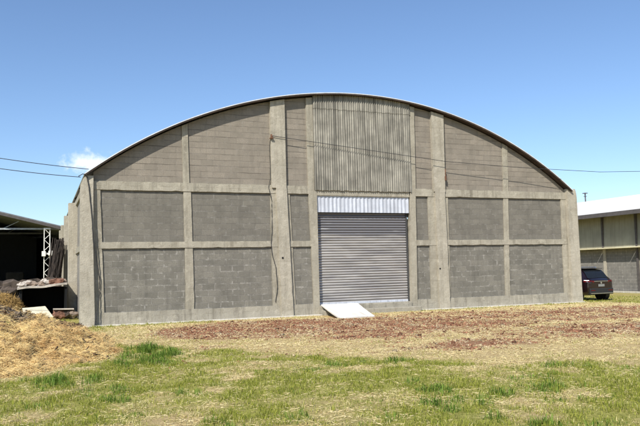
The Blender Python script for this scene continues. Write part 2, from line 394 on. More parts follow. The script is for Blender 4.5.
dw = rng(t_, mth(t_, 'ADD', s_.outputs['Red'], mth(t_, 'MULTIPLY', mth(t_, 'SUBTRACT', mn, 0.5), 0.7)), 0.25, 0.75)
c_ = mixc_(t_, gw, dry, grn); c_ = mixc_(t_, dw, c_, soil)
t_.links.new(c_, b_.inputs['Base Color']); b_.inputs['Roughness'].default_value = 1.0; b_.inputs['Specular IOR Level'].default_value = 0.1
bump(t_, b_, mth(t_, 'ADD', noise(t_, v_, 18, 6, 0.7), mth(t_, 'MULTIPLY', noise(t_, v_, 70, 3), 0.5)), 0.9, 0.03)
me.materials.append(m_ground)
ground = bpy.data.objects.new('ground', me); COL.objects.link(ground); tag(ground, kind='structure')

# ------------------------------------------------------------------ warehouse
AC = (10.7023, -7.6576); AR = 15.5829          # arch of the roof edge (outer)
def arch_z(x, dr=0.0): return AC[1]+math.sqrt(max((AR+dr)**2-(x-AC[0])**2, 0))
wh = empty('warehouse', (0, 0, 0))
tag(wh, 'large grey concrete block warehouse with curved roof and closed roller door', 'warehouse')
def top_poly(x0, x1, z0, dr, xt0=None, xt1=None, n=14):
    """bottom edge x0..x1 at z0, top edge follows the arch between xt0..xt1"""
    xt0 = x0 if xt0 is None else xt0; xt1 = x1 if xt1 is None else xt1
    return [(x0, z0), (x1, z0)]+[(xt1+(xt0-xt1)*k/n, arch_z(xt1+(xt0-xt1)*k/n, dr)) for k in range(n+1)]
D = -0.10                                      # the walls stop a little under the roof sheet
bays = [(1.5, 4.5), (4.5, 7.6), (7.7, 8.9), (12.9, 13.9), (14.1, 17.1), (17.1, 20.2)]
Y0, Y1 = 0.0, 0.14
for x0, x1 in bays:
    b = MB(); b.box(x0+.004, x1-.004, Y0, Y1, 0.30, 2.45); b.build('block_panel', m_blk_low, wh)
    b = MB(); b.box(x0+.004, x1-.004, Y0, Y1, 2.52, 4.30); b.build('block_panel', m_blk_mid, wh)
    b = MB(); b.prism_y(top_poly(x0+.004, x1-.004, 4.40, D), Y0, Y1); b.build('block_panel', m_blk_top, wh)
def J(a): return random.uniform(-a, a)
def rough_x(b, x0, x1, y0, y1, z0, z1, j=0.005):
    n = max(2, int((x1-x0)/0.17)); rows = []
    for k in range(n+1):
        x = x0+(x1-x0)*k/n; d = [J(j) for _ in range(3)]
        if random.random() < 0.06: d[0] += 0.018                    # a knocked-off arris
        rows.append([(x, y0+d[2]*.5, z0+d[0]), (x, y1, z0), (x, y1, z1), (x, y0+d[2]*.5+.004, z1+d[1]), (x, y0+d[2]*.5, z0+d[0])])
    b.grid(rows); b.add(rows[0][:4], [(3,2,1,0)]); b.add(rows[-1][:4], [(0,1,2,3)])
def rough_z(b, z0, l0, r0, z1, l1, r1, y0, y1, j=0.0035):
    n = max(2, int((z1-z0)/0.17)); rows = []
    for k in range(n+1):
        u = k/n; z = z0+(z1-z0)*u; l = l0+(l1-l0)*u+J(j); q = r0+(r1-r0)*u+J(j); p = y0+J(.003)
        if random.random() < 0.06: l += 0.016
        if random.random() < 0.06: q -= 0.016
        rows.append([(l, p, z), (q, p, z), (q, y1, z), (l, y1, z), (l, p, z)])
    b.grid(rows); b.add(rows[0][:4], [(3,2,1,0)]); b.add(rows[-1][:4], [(0,1,2,3)])
# horizontal tie beams
for x0, x1 in ((1.46, 8.93), (12.86, 20.16)):
    b = MB(); rough_x(b, x0, x1, -0.064, 0.16, 2.3826, 2.5866); b.build('tie_beam', m_beam, wh)
    b = MB(); rough_x(b, x0+.01, x1-.01, -0.068, 0.162, 4.2367, 4.5168); b.build('tie_beam', m_beam, wh)
    b = MB(); rough_x(b, x0+0.02, x1-0.02, -0.058, 0.164, -0.30, 0.3826, 0.010); b.build('plinth', m_plinth, wh)
    b = MB(); b.box(x0-0.3 if x0 < 5 else x0+.1, x1+.1 if x0 < 5 else x1+0.45, -0.34, -0.058, -0.20, 0.022); b.build('footing', m_cement, wh, bevel=0.01)
b = MB(); b.box(8.97, 12.76, -0.058, 0.30, 4.19, 4.50); b.build('lintel', m_beam, wh, bevel=0.01)
# columns: segments (z0, l0, r0, z1, l1, r1); z1 None -> up to the arch
def column(name, segs, proud, mat, back=0.17, bev=0.012):
    b = MB()
    for (z0, l0, r0, z1, l1, r1) in segs:
        if z1 is None: b.prism_y(top_poly(l0, r0, z0, D-.012, l1, r1, 4), -proud, back)
        else: rough_z(b, z0, l0, r0, z1, l1, r1, -proud, back)
    return b.build(name, mat, wh)
column('column', [(0.30, 4.37, 4.66, 2.44, 4.355, 4.61), (2.53, 4.35, 4.605, 4.30, 4.32, 4.565), (4.46, 4.31, 4.52, None, 4.28, 4.47)], 0.047, m_con)
column('column', [(0.30, 16.925, 17.135, 2.44, 16.965, 17.185), (2.53, 16.98, 17.20, 4.30, 17.02, 17.25), (4.46, 17.03, 17.27, None, 17.08, 17.32)], 0.047, m_con)
column('column', [(-0.2, 8.84, 9.05, 2.44, 8.775, 9.035), (2.44, 8.775, 9.035, 4.36, 8.715, 9.03), (4.36, 8.715, 8.98, None, 8.68, 8.93)], 0.075, m_con)
column('column', [(-0.2, 12.71, 12.94, 2.44, 12.76, 12.99), (2.44, 12.76, 12.99, 4.36, 12.79, 13.02), (4.36, 12.81, 13.03, None, 12.85, 13.08)], 0.075, m_con)
column('pilaster', [(-0.2, 7.64, 8.06, 4.42, 7.50, 7.88), (4.42, 7.355, 7.875, None, 7.33, 7.86)], 0.13, m_con2)
column('pilaster', [(-0.2, 13.88, 14.33, 4.42, 13.835, 14.265), (4.42, 13.80, 14.29, None, 13.79, 14.33)], 0.13, m_con2)
column('jamb_strip', [(0.3, 7.335, 7.66, 2.44, 7.32, 7.60), (2.44, 7.32, 7.6, 4.30, 7.31, 7.53)], 0.052, m_con)
column('jamb_strip', [(0.3, 13.56, 13.9, 4.30, 13.555, 13.86)], 0.052, m_con)
column('jamb_strip', [(0.3, 8.04, 8.17, 4.30, 7.86, 8.02)], 0.035, m_con)
column('jamb_strip', [(0.3, 14.31, 14.41, 4.30, 14.25, 14.455)], 0.035, m_con)
column('jamb_strip', [(0.3, 1.48, 1.84, 4.30, 1.43, 1.71)], 0.052, m_con)
column('jamb_strip', [(0.3, 19.83, 20.14, 4.48, 19.87, 20.14)], 0.052, m_con)
# corner buttresses with rounded heads and a slight flare at the foot
def corner(xo, xi, side):
    b = MB(); prof = []
    w = xi-xo
    for z, a, c, p in ((-0.2, 0, 0.06, .24), (0.0, 0, 0.055, .24), (0.6, 0, 0.045, .22), (2.5, 0, 0.0, .20), (4.2, 0, 0.0, .19), (4.42, 0.02, 0.0, .185), (4.56, 0.08, 0, .175), (4.66, 0.17, 0, .16)):
        l = xo+(a if side < 0 else -c*0.6); r = xi+(c if side < 0 else -a*0.3+0.0)
        prof.append([(l, -p, z), (r, -p, z), (r, 0.28, z), (l, 0.28, z)])
    rows = [pr+[pr[0]] for pr in prof]
    b.grid(rows); b.add(prof[-1], [(0,1,2,3)])
    return b.build('corner_buttress', m_con2, wh, bevel=0.015)
corner(1.115, 1.50, -1); corner(20.115, 20.60, 1)
# side, rear walls and side pilasters
b = MB(); b.box(1.28, 1.44, 0.29, 20, -0.3, 4.45); b.build('side_wall', m_blk_side, wh)
b = MB(); b.box(20.20, 20.36, 0.29, 20, -0.5, 4.45); b.build('side_wall', m_blk_side, wh)
for y in (5.3, 10.6, 15.9, 19.7):
    b = MB(); b.box(0.955, 1.30, y, y+.42, -0.3, 4.40-0.012*y); b.build('side_pilaster', m_con2, wh, bevel=0.015)
    b = MB(); b.box(20.34, 20.68, y, y+.42, -0.5, 4.40); b.build('side_pilaster', m_con2, wh, bevel=0.015)
for z in (2.38, 4.24):
    b = MB(); b.box(1.22, 1.46, 0.285, 19.69, z, z+.2); b.build('side_beam', m_beam, wh)
b = MB(); b.prism_y(top_poly(1.45, 20.19, -0.3, D, n=40), 19.85, 20.0); b.build('rear_wall', m_blk_top, wh)
# roof: a corrugated sheet bent to the arch, and its rusty edge angle
def arch_strip(b, r0, r1, y0, y1, n=72):
    a0 = math.asin((1.22-AC[0])/AR); a1 = math.asin((20.34-AC[0])/AR)
    rows = []
    for k in range(n+1):
        a = a0+(a1-a0)*k/n; s_, c_ = math.sin(a), math.cos(a)
        P = lambda r, y: (AC[0]+r*s_, y, AC[1]+r*c_)
        rows.append([P(r1, y0), P(r1, y1), P(r0, y1), P(r0, y0), P(r1, y0)])
    b.grid(rows, flip=True)
    for r_, o in ((rows[0], 0), (rows[-1], 1)): b.add(r_[:4], [(0,1,2,3) if o == 0 else (3,2,1,0)])
b = MB(); arch_strip(b, AR-0.028, AR, -0.30, 20.3); roof = b.build('roof', m_roof, wh, smooth=False)
b = MB(); arch_strip(b, AR-0.072, AR-0.030, -0.285, -0.255); b.build('edge_angle', m_edge, roof)
b = MB(); arch_strip(b, AR-0.050, AR-0.030, -0.25, 0.16); b.build('soffit_strip', m_edge, roof)
for y in (3.5, 7, 10.5, 14, 17.5):
    b = MB(); arch_strip(b, AR-0.30, AR-0.032, y, y+.1, 36); b.build('roof_rib', m_under, roof)
# corrugated sheet above the door
def corrugated(b, x0, x1, zf0, zf1, y, pitch, amp, per=8):
    n = int((x1-x0)/pitch*per); lo = []; hi = []
    for k in range(n+1):
        x = x0+(x1-x0)*k/n; yy = y+amp*math.sin(2*math.pi*(x-x0)/pitch)
        lo.append((x, yy, zf0(x))); hi.append((x, yy, zf1(x)))
    b.grid([lo, hi])
    b.grid([[(p[0], p[1]+.006, p[2]) for p in lo], [(p[0], p[1]+.006, p[2]) for p in hi]], flip=True)
    b.grid([lo, [(p[0], p[1]+.006, p[2]) for p in lo]], flip=True)
edge_j = [random.uniform(-0.012, 0.012) for _ in range(60)]
b = MB(); corrugated(b, 8.93, 12.86, lambda x: 4.375+edge_j[int((x-8.9)/0.0886)], lambda x: arch_z(x, -0.09) if x < 99 else 0, -0.108, 0.0886, 0.020)
corr = b.build('corrugated_panel', m_fiber, wh, smooth=True)
b = MB(); corrugated(b, 8.925, 12.865, lambda x: 7.32+edge_j[int((x-8.9)/0.0886)], lambda x: arch_z(x, -0.065), -0.122, 0.0886, 0.020)
b.build('upper_sheet', m_fiber, corr, smooth=True)
b = MB(); b.box(8.94, 12.85, -0.082, -0.062, 4.44, 4.48)
for z in (5.4, 6.5, 7.4): b.box(8.94, 12.85, -0.084, -0.02, z, z+.05)
b.build('girt', m_rust, corr)
# galvanised transom, shutter, rails
b = MB(); corrugated(b, 9.035, 12.75, lambda x: 3.60, lambda x: 4.195, 0.0, 0.155, 0.012)
b.build('transom_panel', m_galv, wh, smooth=True)
b = MB(); rows = []
zz = 0.335; pitch = 0.0935; k = 0
prof = []
while zz < 3.72:
    for f, d in ((0.0, 0.030), (0.16, 0.026), (0.20, 0.0), (0.36, -0.018), (0.58, -0.022), (0.82, -0.014), (0.97, 0.004)):
        prof.append((zz+f*pitch, 0.155+d))
    zz += pitch
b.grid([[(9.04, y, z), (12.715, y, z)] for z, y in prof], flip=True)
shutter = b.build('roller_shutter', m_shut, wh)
b = MB(); b.box(9.05, 12.71, 0.125, 0.19, 0.325, 0.40); b.build('bottom_bar', m_galv, shutter, bevel=0.005)
for x in (9.037, 12.66):
    b = MB(); b.box(x, x+.055, 0.10, 0.22, 0.33, 3.75); b.build('guide_rail', m_under, shutter)
b = MB(); b.box(9.037, 12.71, 0.24, 0.6, 0.3, 4.3); b.build('shutter_backing', m_black, shutter)
b = MB(); b.box(9.055, 12.705, -0.12, 0.5, -0.2, 0.325); b.build('door_sill', m_plinth, wh, bevel=0.02)
b = MB(); b.box(9.07, 12.9, -0.46, -0.122, -0.2, 0.155); b.build('door_step', m_plinth, wh, bevel=0.025)
# conduits, brackets
def wobbly(pts, n=6, j=0.006):
    out = []
    for a, c in zip(pts[:-1], pts[1:]):
        for k in range(n):
            u = k/n; out.append(tuple(a[i]+(c[i]-a[i])*u+random.uniform(-j, j) for i in range(3)))
    out.append(pts[-1]); return out
b = MB(); b.tube(wobbly([(7.33, -.15, 6.2), (7.325, -.03, 5.9), (7.33, -.03, 4.75), (7.24, -.08, 4.45), (7.29, -.10, 4.2), (7.345, -.075, 4.0), (7.34, -.07, 2.9), (7.30, -.08, 2.5), (7.33, -.075, 2.1), (7.45, -.08, 1.7), (7.50, -.08, 1.0), (7.42, -.075, 0.5)]), 0.011)
b.build('service_cable', m_cable, wh)
b = MB(); b.tube(wobbly([(1.30, -.20, 4.62), (1.36, -.215, 4.3), (1.45, -.22, 3.4), (1.50, -.222, 2.6), (1.62, -.13, 1.9), (1.70, -.10, 1.4), (1.69, -.10, 0.9), (1.60, -.20, 0.4), (1.54, -.27, 0.0)]), 0.016)
b.build('service_cable', m_cable, wh)
b = MB(); b.tube([(1.05, -.20, 4.62), (1.18, -.20, 4.70), (1.27, -.20, 4.66), (1.33, -.2, 4.5)], 0.014); b.build('service_cable', m_cable, wh)
b = MB(); b.box(7.30, 7.40, -0.22, -0.09, 6.12, 6.16); b.box(7.32, 7.37, -0.20, -0.13, 6.14, 6.27); b.build('wire_bracket', m_rust, wh)
b = MB(); b.box(14.28, 14.34, -0.17, -0.10, 4.86, 5.02); b.box(14.30, 14.33, -.15, -.10, 5.02, 5.3); b.build('junction_box', m_rust, wh)
for x, z in ((7.69, 2.0), (13.93, 1.5)):
    b = MB(); b.tube([(x, -0.136, z), (x, -0.128, z)], 0.035, 10); b.build('drain_hole', m_black, wh)

# ------------------------------------------------------------------ ramp
b = MB()
tA, tB, bA, bB = (9.08, -0.10, 0.355), (10.50, -0.10, 0.355), (8.80, -2.36, 0.03), (10.16, -2.10, 0.03)
rows = []
for k in range(9):
    u = k/8; sag = -0.02*math.sin(math.pi*u)
    L = Vector(tA).lerp(Vector(bA), u)+Vector((0, 0, sag)); R_ = Vector(tB).lerp(Vector(bB), u)+Vector((0, 0, sag))
    rows.append([tuple(L), tuple(R_), tuple(R_-Vector((0,0,.05))), tuple(L-Vector((0,0,.05))), tuple(L)])
b.grid(rows); b.add(rows[0][:4], [(3,2,1,0)]); b.add(rows[-1][:4], [(0,1,2,3)])
m_ramp, t_, b_ = new_mat('scuffed_ramp'); v_ = coords(t_)
c_ = mixc_(t_, noise(t_, v_, 2.5, 6, .65, .35, .7), (0.66, 0.635, 0.57), (0.80, 0.785, 0.73))
c_ = mixc_(t_, mth(t_, 'MULTIPLY', noise(t_, coords(t_, (5, 0.5, 1)), 1.0, 6, .7, .52, .68), .5), c_, (0.40, 0.35, 0.28))
c_ = mixc_(t_, mth(t_, 'MULTIPLY', noise(t_, v_, 14, 5, .7, .58, .70), .45), c_, (0.34, 0.25, 0.18))
t_.links.new(c_, b_.inputs['Base Color']); b_.inputs['Roughness'].default_value = .85; bump(t_, b_, noise(t_, v_, 22, 5), .4, .01)
bmesh_o = b.build('ramp', m_ramp, None, (9.6, -1.2, 0.1)); bv = bmesh_o.modifiers.new('bevel', 'BEVEL'); bv.width = 0.008; bv.limit_method = 'ANGLE'
tag(bmesh_o, 'white sloping plank ramp leading up to the roller door sill', 'ramp')

# ------------------------------------------------------------------ overhead wires
def wire(name, pts, sag, label, r=0.011):
    b = MB(); P = [Vector(p) for p in pts]; out = []
    for a, c in zip(P[:-1], P[1:]):
        for k in range(12):
            u = k/12; out.append(a.lerp(c, u)-Vector((0,0,sag*4*u*(1-u))))
    out.append(P[-1]); b.tube(out, r, 5)
    o = b.build(name, m_cable, None, pts[0]); tag(o, label, 'wire'); return o
wire('overhead_wire', [(7.36, -0.17, 6.22), (14.25, -0.30, 5.56), (17.65, -0.42, 5.42), (21.4, -0.7, 5.33), (34, -1.7, 5.75)], 0.0, 'thin black wire from the left pilaster across the gable and off to the right', 0.010)
wire('overhead_wire', [(1.36, -0.02, 4.88), (-1.17, 0.0, 5.13), (-14, 0.4, 6.9)], 0.02, 'upper of two thin wires meeting the left end of the arched roof')
wire('overhead_wire', [(1.12, -0.18, 4.60), (-1.15, -0.1, 4.80), (-14, 0.3, 6.3)], 0.02, 'lower of two thin wires, tied to the left corner buttress')

# ------------------------------------------------------------------ neighbouring shed on the right
NX = 33.78
nb = empty('storehouse', (NX, 12, -0.28)); tag(nb, 'low pale storehouse with bright white metal roof beyond the parked car', 'building')
def nbuild(b, name, mat, parent=None, bevel=0, smooth=False): 
    if parent is None: return b.build(name, mat, nb, (NX, 12, -0.28), bevel, smooth)
    return b.build(name, mat, parent, (NX, 12, -0.28), bevel, smooth)
m_cream = plain('cream_sheet', (0.35, 0.33, 0.235), 0.8, 0, 0.18, 0.7, 0.3, 0.1)
m_ledge = plain('cream_flashing', (0.62, 0.56, 0.36), 0.6, 0, 0.12, 2)
m_wroof = plain('white_roof_sheet', (0.84, 0.83, 0.80), 0.55, 0, 0.04, 1.0, 0.05, 0.0)
m_fascia = plain('grey_fascia', (0.085, 0.075, 0.07), 0.8, 0, 0.2)
m_kerb = concrete('kerb_concrete', (0.52, 0.49, 0.40), 0.3)
ys = [0.4, 3.1, 6.2, 9.2, 11.92, 15.0, 18.0, 21.0, 24.0, 27.0]
for a, c in zip(ys[:-1], ys[1:]):
    b = MB(); b.box(NX, NX+.2, a+.14, c-.02, -0.7, 2.48); nbuild(b, 'block_wall', m_blk_far)
    b = MB(); n = 24
    rows = [[(NX-0.02-0.10*(1-u)-0.03*math.sin(math.pi*v)*math.sin(math.pi*u), a+.1+(c-a-.12)*v, 2.55+1.98*u) for v in [i/8 for i in range(9)]] for u in [i/8 for i in range(9)]]
    b.grid(rows, flip=True); nbuild(b, 'curtain_panel', m_cream, smooth=True)
    b = MB(); b.box(NX-.62, NX-.05, a+.06, c-.02, 2.46, 2.53); nbuild(b, 'ledge', m_ledge, bevel=0.01)
for y in ys:
    b = MB(); b.box(NX-.06, NX+.22, y-.10, y+.12, -0.7, 2.45); nbuild(b, 'column', m_con2 if y > 9.3 else m_con)
    b = MB(); b.box(NX-.16, NX+.16, y-.06, y+.06, 2.46 if y > 9.5 else -0.6, 4.6); nbuild(b, 'steel_post', m_fascia)
b = MB(); b.box(NX-.55, NX-.06, 0.2, 27.2, -0.6, -0.20); nbuild(b, 'kerb', m_kerb, bevel=0.02)
b = MB()
for s0, s1 in (((NX-1.38, 4.68), (NX+8, 6.62)), ((NX+8, 6.62), (NX+16.75, 4.84))):
    b.hexa([(s0[0], 0, s0[1]), (s1[0], 0, s1[1]), (s1[0], 0, s1[1]+.05), (s0[0], 0, s0[1]+.05)],
           [(s0[0], 27.6, s0[1]), (s1[0], 27.6, s1[1]), (s1[0], 27.6, s1[1]+.05), (s0[0], 27.6, s0[1]+.05)])
nroof = nbuild(b, 'roof', m_wroof)
b = MB(); b.box(NX-1.42, NX-1.30, 0, 27.6, 4.43, 4.68); nbuild(b, 'fascia', m_fascia, nroof)
b = MB(); b.box(NX-1.295, NX+.16, 0.05, 27.5, 4.60, 4.66); nbuild(b, 'soffit', m_fascia, nroof)
b = MB(); b.tube([(NX+8, 21.9, 6.55), (NX+8, 21.9, 7.36)], 0.05, 8); b.box(NX+7.85, NX+8.15, 21.75, 22.05, 7.34, 7.40); b.box(NX+7.9, NX+8.1, 21.8, 22.0, 7.10, 7.13)
nbuild(b, 'roof_vent', m_fascia, nroof)
b = MB(); b.prism_y([(NX+.25, -.7), (NX+15.8, -.7), (NX+15.8, 4.8), (NX+8, 6.5), (NX+.25, 4.8)], 0.3, 0.5); nbuild(b, 'end_wall', m_blk_side)
b = MB(); b.prism_y([(NX+.25, -.7), (NX+15.8, -.7), (NX+15.8, 4.8), (NX+8, 6.5), (NX+.25, 4.8)], 26.8, 27.0); nbuild(b, 'end_wall', m_blk_side)

# ------------------------------------------------------------------ open shed far left
SY = 22.0
sh = empty('open_shed', (-10, SY, 0)); tag(sh, 'dark open-fronted shed with low pitched roof at the far left', 'shed')
def sbuild(b, name, mat, parent=None, bevel=0): return b.build(name, mat, parent or sh, (-10, SY, 0), bevel)
XR, ZR, XA, ZA = 1.34, 4.50, -11.0, 7.62; XL = -23.3
m_sroof = plain('shed_roof_sheet', (0.20, 0.21, 0.22), 0.6, 0.3, 0.2)
b = MB()
for (xa, za, xb, zb) in ((XR, ZR, XA, ZA), (XA, ZA, XL, ZR)):
    b.hexa([(xa, SY-.4, za), (xb, SY-.4, zb), (xb, SY-.4, zb-.06), (xa, SY-.4, za-.06)], [(xa, SY+16, za), (xb, SY+16, zb), (xb, SY+16, zb-.06), (xa, SY+16, za-.06)])
sroof = sbuild(b, 'roof', m_sroof)
b = MB()
for (xa, za, xb, zb) in ((XR, ZR-.065, XA, ZA-.065), (XA, ZA-.065, XL, ZR-.065)):
    b.hexa([(xa, SY-.42, za), (xb, SY-.42, zb), (xb, SY-.42, zb-.16), (xa, SY-.42, za-.16)], [(xa, SY-.36, za), (xb, SY-.36, zb), (xb, SY-.36, zb-.16), (xa, SY-.36, za-.16)])
sbuild(b, 'rake_board', m_fascia, sroof)
for y in (SY+.2, SY+5, SY+10):
    b = MB(); b.box(XL+.2, XR-.2, y, y+.08, 4.36, 4.46)
    for k in range(13):
        x = XL+.8+k*1.85; zt = ZR+(ZA-ZR)*(1-abs(x-XA)/(XR-XA))-.1
        b.tube([(x, y+.04, 4.4), (x+0.9, y+.04, min(zt+.2, ZA-.15)-.05 if x < XA-1 else zt-0.42)], 0.022, 4)
    sbuild(b, 'roof_truss', plain('grey_truss', (0.35, 0.37, 0.38), 0.6, 0.2) if y < SY+1 else m_under)
b = MB(); b.prism_y([(XL+.1, -.2), (XR-.1, -.2), (XR-.1, ZR-.04), (XA, ZA-.03), (XL+.1, ZR-.04)], SY+15.8, SY+15.9); sbuild(b, 'rear_wall', m_black)  # shed walls coloured near-black: interior shade put into the colour
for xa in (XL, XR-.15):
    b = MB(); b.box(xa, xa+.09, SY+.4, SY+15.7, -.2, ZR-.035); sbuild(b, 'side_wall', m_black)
b = MB(); b.prism_y([(-9, 1.0), (-0.3, 1.0), (-0.3, 4.30), (-9, 6.3)], SY+9.0, SY+9.05); sbuild(b, 'interior_shade_sheet', m_black)  # added black sheet, paints the deep shade of the shed interior
def lattice(x, y):
    b = MB(); w = 0.16
    for dx in (-w, w):
        for dy in (-.1, .1): b.tube([(x+dx, y+dy, 0), (x+dx, y+dy, 4.40)], 0.026, 5)
    k = 0; z = 0.1
    while z < 4.2:
        s = 1 if k % 2 else -1
        b.tube([(x-w*s, y-.1, z), (x+w*s, y-.1, z+.33)], 0.016, 4); z += .33; k += 1
    b.box(x-w-.03, x+w+.03, y-.14, y+.14, 4.36, 4.44)
    return sbuild(b, 'lattice_column', m_white)
for x in (0.33, -7.5, -15): c = lattice(x, SY-.1)
b = MB(); b.box(0.04, 0.26, SY-.42, SY-.20, 2.74, 3.04); b.box(0.41, 0.72, SY-.42, SY-.20, 2.78, 3.06); b.box(0.04, 0.72, SY-.30, SY-.215, 2.84, 2.94); sbuild(b, 'floodlight', m_white, None, 0.01)
b = MB(); b.box(1.10, 1.22, SY-.5, SY-.42, 3.65, 4.38); sbuild(b, 'downpipe', m_white)

# dark stored bales inside the shed, and a leaning bundle of poles beside the warehouse
m_bale = plain('dark_bale', (0.014, 0.012, 0.010), 0.95, 0, 0.5, 3, 0, 0.5)
bale_labels = ['dark bale in the shed nearest the lattice column', 'dark bale in the shed, middle of the row', 'dark bale in the shed at the left end of the row', 'dark bale stacked on top of the row in the shed']
for (x, z), lb in zip(((-0.9, .5), (-2.1, .5), (-3.3, .5), (-1.6, 1.45)), bale_labels):
    b = MB(); b.box(x-.55, x+.55, SY+5.6, SY+6.8, z-.5, z+.44); o = b.build('stored_bale', m_bale, None, (x, SY+6.2, z-.5), 0.12)
    tag(o, lb, 'bale', 'dark bales stored in the shed')
b = MB()
for k in range(170):
    x0 = random.uniform(0.18, 0.62); y0 = 10.2+random.uniform(-.3, .5); x1 = x0+random.uniform(0.25, 0.55)
    b.tube([(x0, y0, 0), ((x0+x1)/2-.03, y0+random.uniform(-.1, .1), 1.5), (min(x1, .93), y0+random.uniform(-.2, .2), random.uniform(2.5, 3.25))], random.uniform(.008, .03), 4)
o = b.build('pole_bundle', plain('dark_pole_bark', (0.040, 0.030, 0.024), 0.95, 0, 0.5, 6), None, (0.4, 10.2, 0)); tag(o, 'dark brown bundle of poles leaning on the warehouse side wall', 'pole bundle')

# ------------------------------------------------------------------ low pen with a slab roof, rubble on it
pen = empty('low_pen', (0.1, 4.6, 0)); tag(pen, 'low dark animal pen roofed by a thin slab beside the warehouse corner', 'pen')
def pbuild(b, name, mat, parent=None, bevel=0): return b.build(name, mat, parent or pen, (0.1, 4.6, 0), bevel)
b = MB(); rows = []
for i in range(13):
    u = i/12; x = -0.78+1.68*u
    zz = 1.16+0.13*u+0.02*math.sin(9*u)
    rows.append([(x, 4.30+.05*math.sin(7*u), zz), (x, 6.6, zz+.10), (x, 6.6, zz+.03), (x, 4.30+.05*math.sin(7*u), zz-.06), (x, 4.30+.05*math.sin(7*u), zz)])
b.grid(rows, flip=True); b.add(rows[0][:4], [(0,1,2,3)]); b.add(rows[-1][:4], [(3,2,1,0)])
pbuild(b, 'roof_slab', m_stone)
b = MB(); b.box(-0.72, 0.90, 6.3, 6.45, -.1, 1.15); pbuild(b, 'back_wall', m_black)  # pen walls coloured near-black for the shade inside
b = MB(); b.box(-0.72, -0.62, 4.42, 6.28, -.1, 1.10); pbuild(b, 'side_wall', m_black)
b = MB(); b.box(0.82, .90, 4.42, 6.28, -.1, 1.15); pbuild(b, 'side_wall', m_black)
b = MB(); b.box(-0.60, .80, 6.1, 6.14, -0.05, 1.10); pbuild(b, 'pen_shade_sheet', m_black)  # added black sheet, paints the dark of the pen opening
def rock(b, c, r, seed, flat=0.6, n=9):
    rr = random.Random(seed); rows = []
    ph = [rr.uniform(0, 6.28) for _ in range(6)]
    for i in range(n):
        th = math.pi*i/(n-1); row = []
        for k in range(13):
            a = 2*math.pi*(k % 12)/12
            q = 1+0.18*math.sin(2*a+ph[0])+0.12*math.sin(3*a+ph[1]+2*th)+0.12*math.sin(4*th+ph[2])
            row.append((c[0]+r*q*math.sin(th)*math.cos(a)*(1+.3*math.sin(ph[3])), c[1]+r*q*math.sin(th)*math.sin(a), c[2]+r*flat*q*math.cos(th)))
        rows.append(row)
    rows = [[(p[0]+rr.uniform(-.1, .1)*r, p[1]+rr.uniform(-.1, .1)*r, p[2]+rr.uniform(-.1, .1)*r) for p in row] if 0 < i < n-1 else row for i, row in enumerate(rows)]
    rows = [row[:-1]+[row[0]] for row in rows]
    b.grid(rows, flip=True)
stones = [(-0.62, 4.6, .17, 'pale rounded stone at the left end of the pen roof'), (-0.30, 4.75, .17, 'flat stone second from left on the pen roof'), (0.02, 4.6, .15, 'greyish stone at mid pen roof'),
          (0.28, 4.9, .16, 'stone right of middle on the pen roof'), (0.55, 4.65, .2, 'wide pale stone near the right of the pen roof'), (0.78, 4.8, .14, 'small stone at the right end of the pen roof, by the wall'),
          (0.12, 6.1, .18, 'domed stone at the back of the pen roof under the lattice column'), (-0.45, 6.0, .19, 'domed grey stone at the back left of the pen roof')]
for k, (x, y, r, lb) in enumerate(stones):
    b = MB(); z = 1.16+0.13*(x+.78)/1.68+.05*(y-4.3)/2.3+r*.45
    rock(b, (x, y, z), r, k+3, 0.55); o = b.build('loose_stone', (m_stone, m_brown, m_brown, m_stone, m_brick, m_brown, m_stone, m_stone)[k], None, (x, y, z-r*.5), 0, False)
    tag(o, lb, 'stone', 'stones lying on the pen roof')
b = MB(); b.grid([[(x, y+.04*math.sin(3*x), z+.02*math.sin(5*x)+.03*x) for y, z in ((7.1, 0), (7.1+J(.05), 1.42+.03*math.sin(11*x)+J(.09)), (7.35, 1.45+J(.06)), (7.35, 0), (7.1, 0))] for x in [-3.0+.18*i+J(.05) for i in range(22)]])
o = b.build('low_bank', m_dark, None, (-.8, 7.3, 0)); tag(o, 'low dark rough wall running behind the slab roofed pen', 'wall')
for k, (x, y, z, r, lb) in enumerate([(-0.98, 4.6, 1.02, .24, 'dark brown lump just left of the pen roof'), (-1.30, 5.0, .98, .26, 'dark lump above the withered bush, second left of the pen roof'), (-1.75, 5.2, .9, .3, 'dark lump at the left edge above the withered bush')]):
    b = MB(); rock(b, (x, y, z), r, 70+k, 0.8); b.hexa([(x-r*.7, y-.1, 0), (x+r*.7, y-.1, 0), (x+r*.6, y-.1, z), (x-r*.6, y-.1, z)], [(x-r*.7, y+.15, 0), (x+r*.7, y+.15, 0), (x+r*.6, y+.15, z), (x-r*.6, y+.15, z)])
    o = b.build('debris_lump', m_dark, None, (x, y, 0)); tag(o, lb, 'debris', 'dark debris left of the pen')
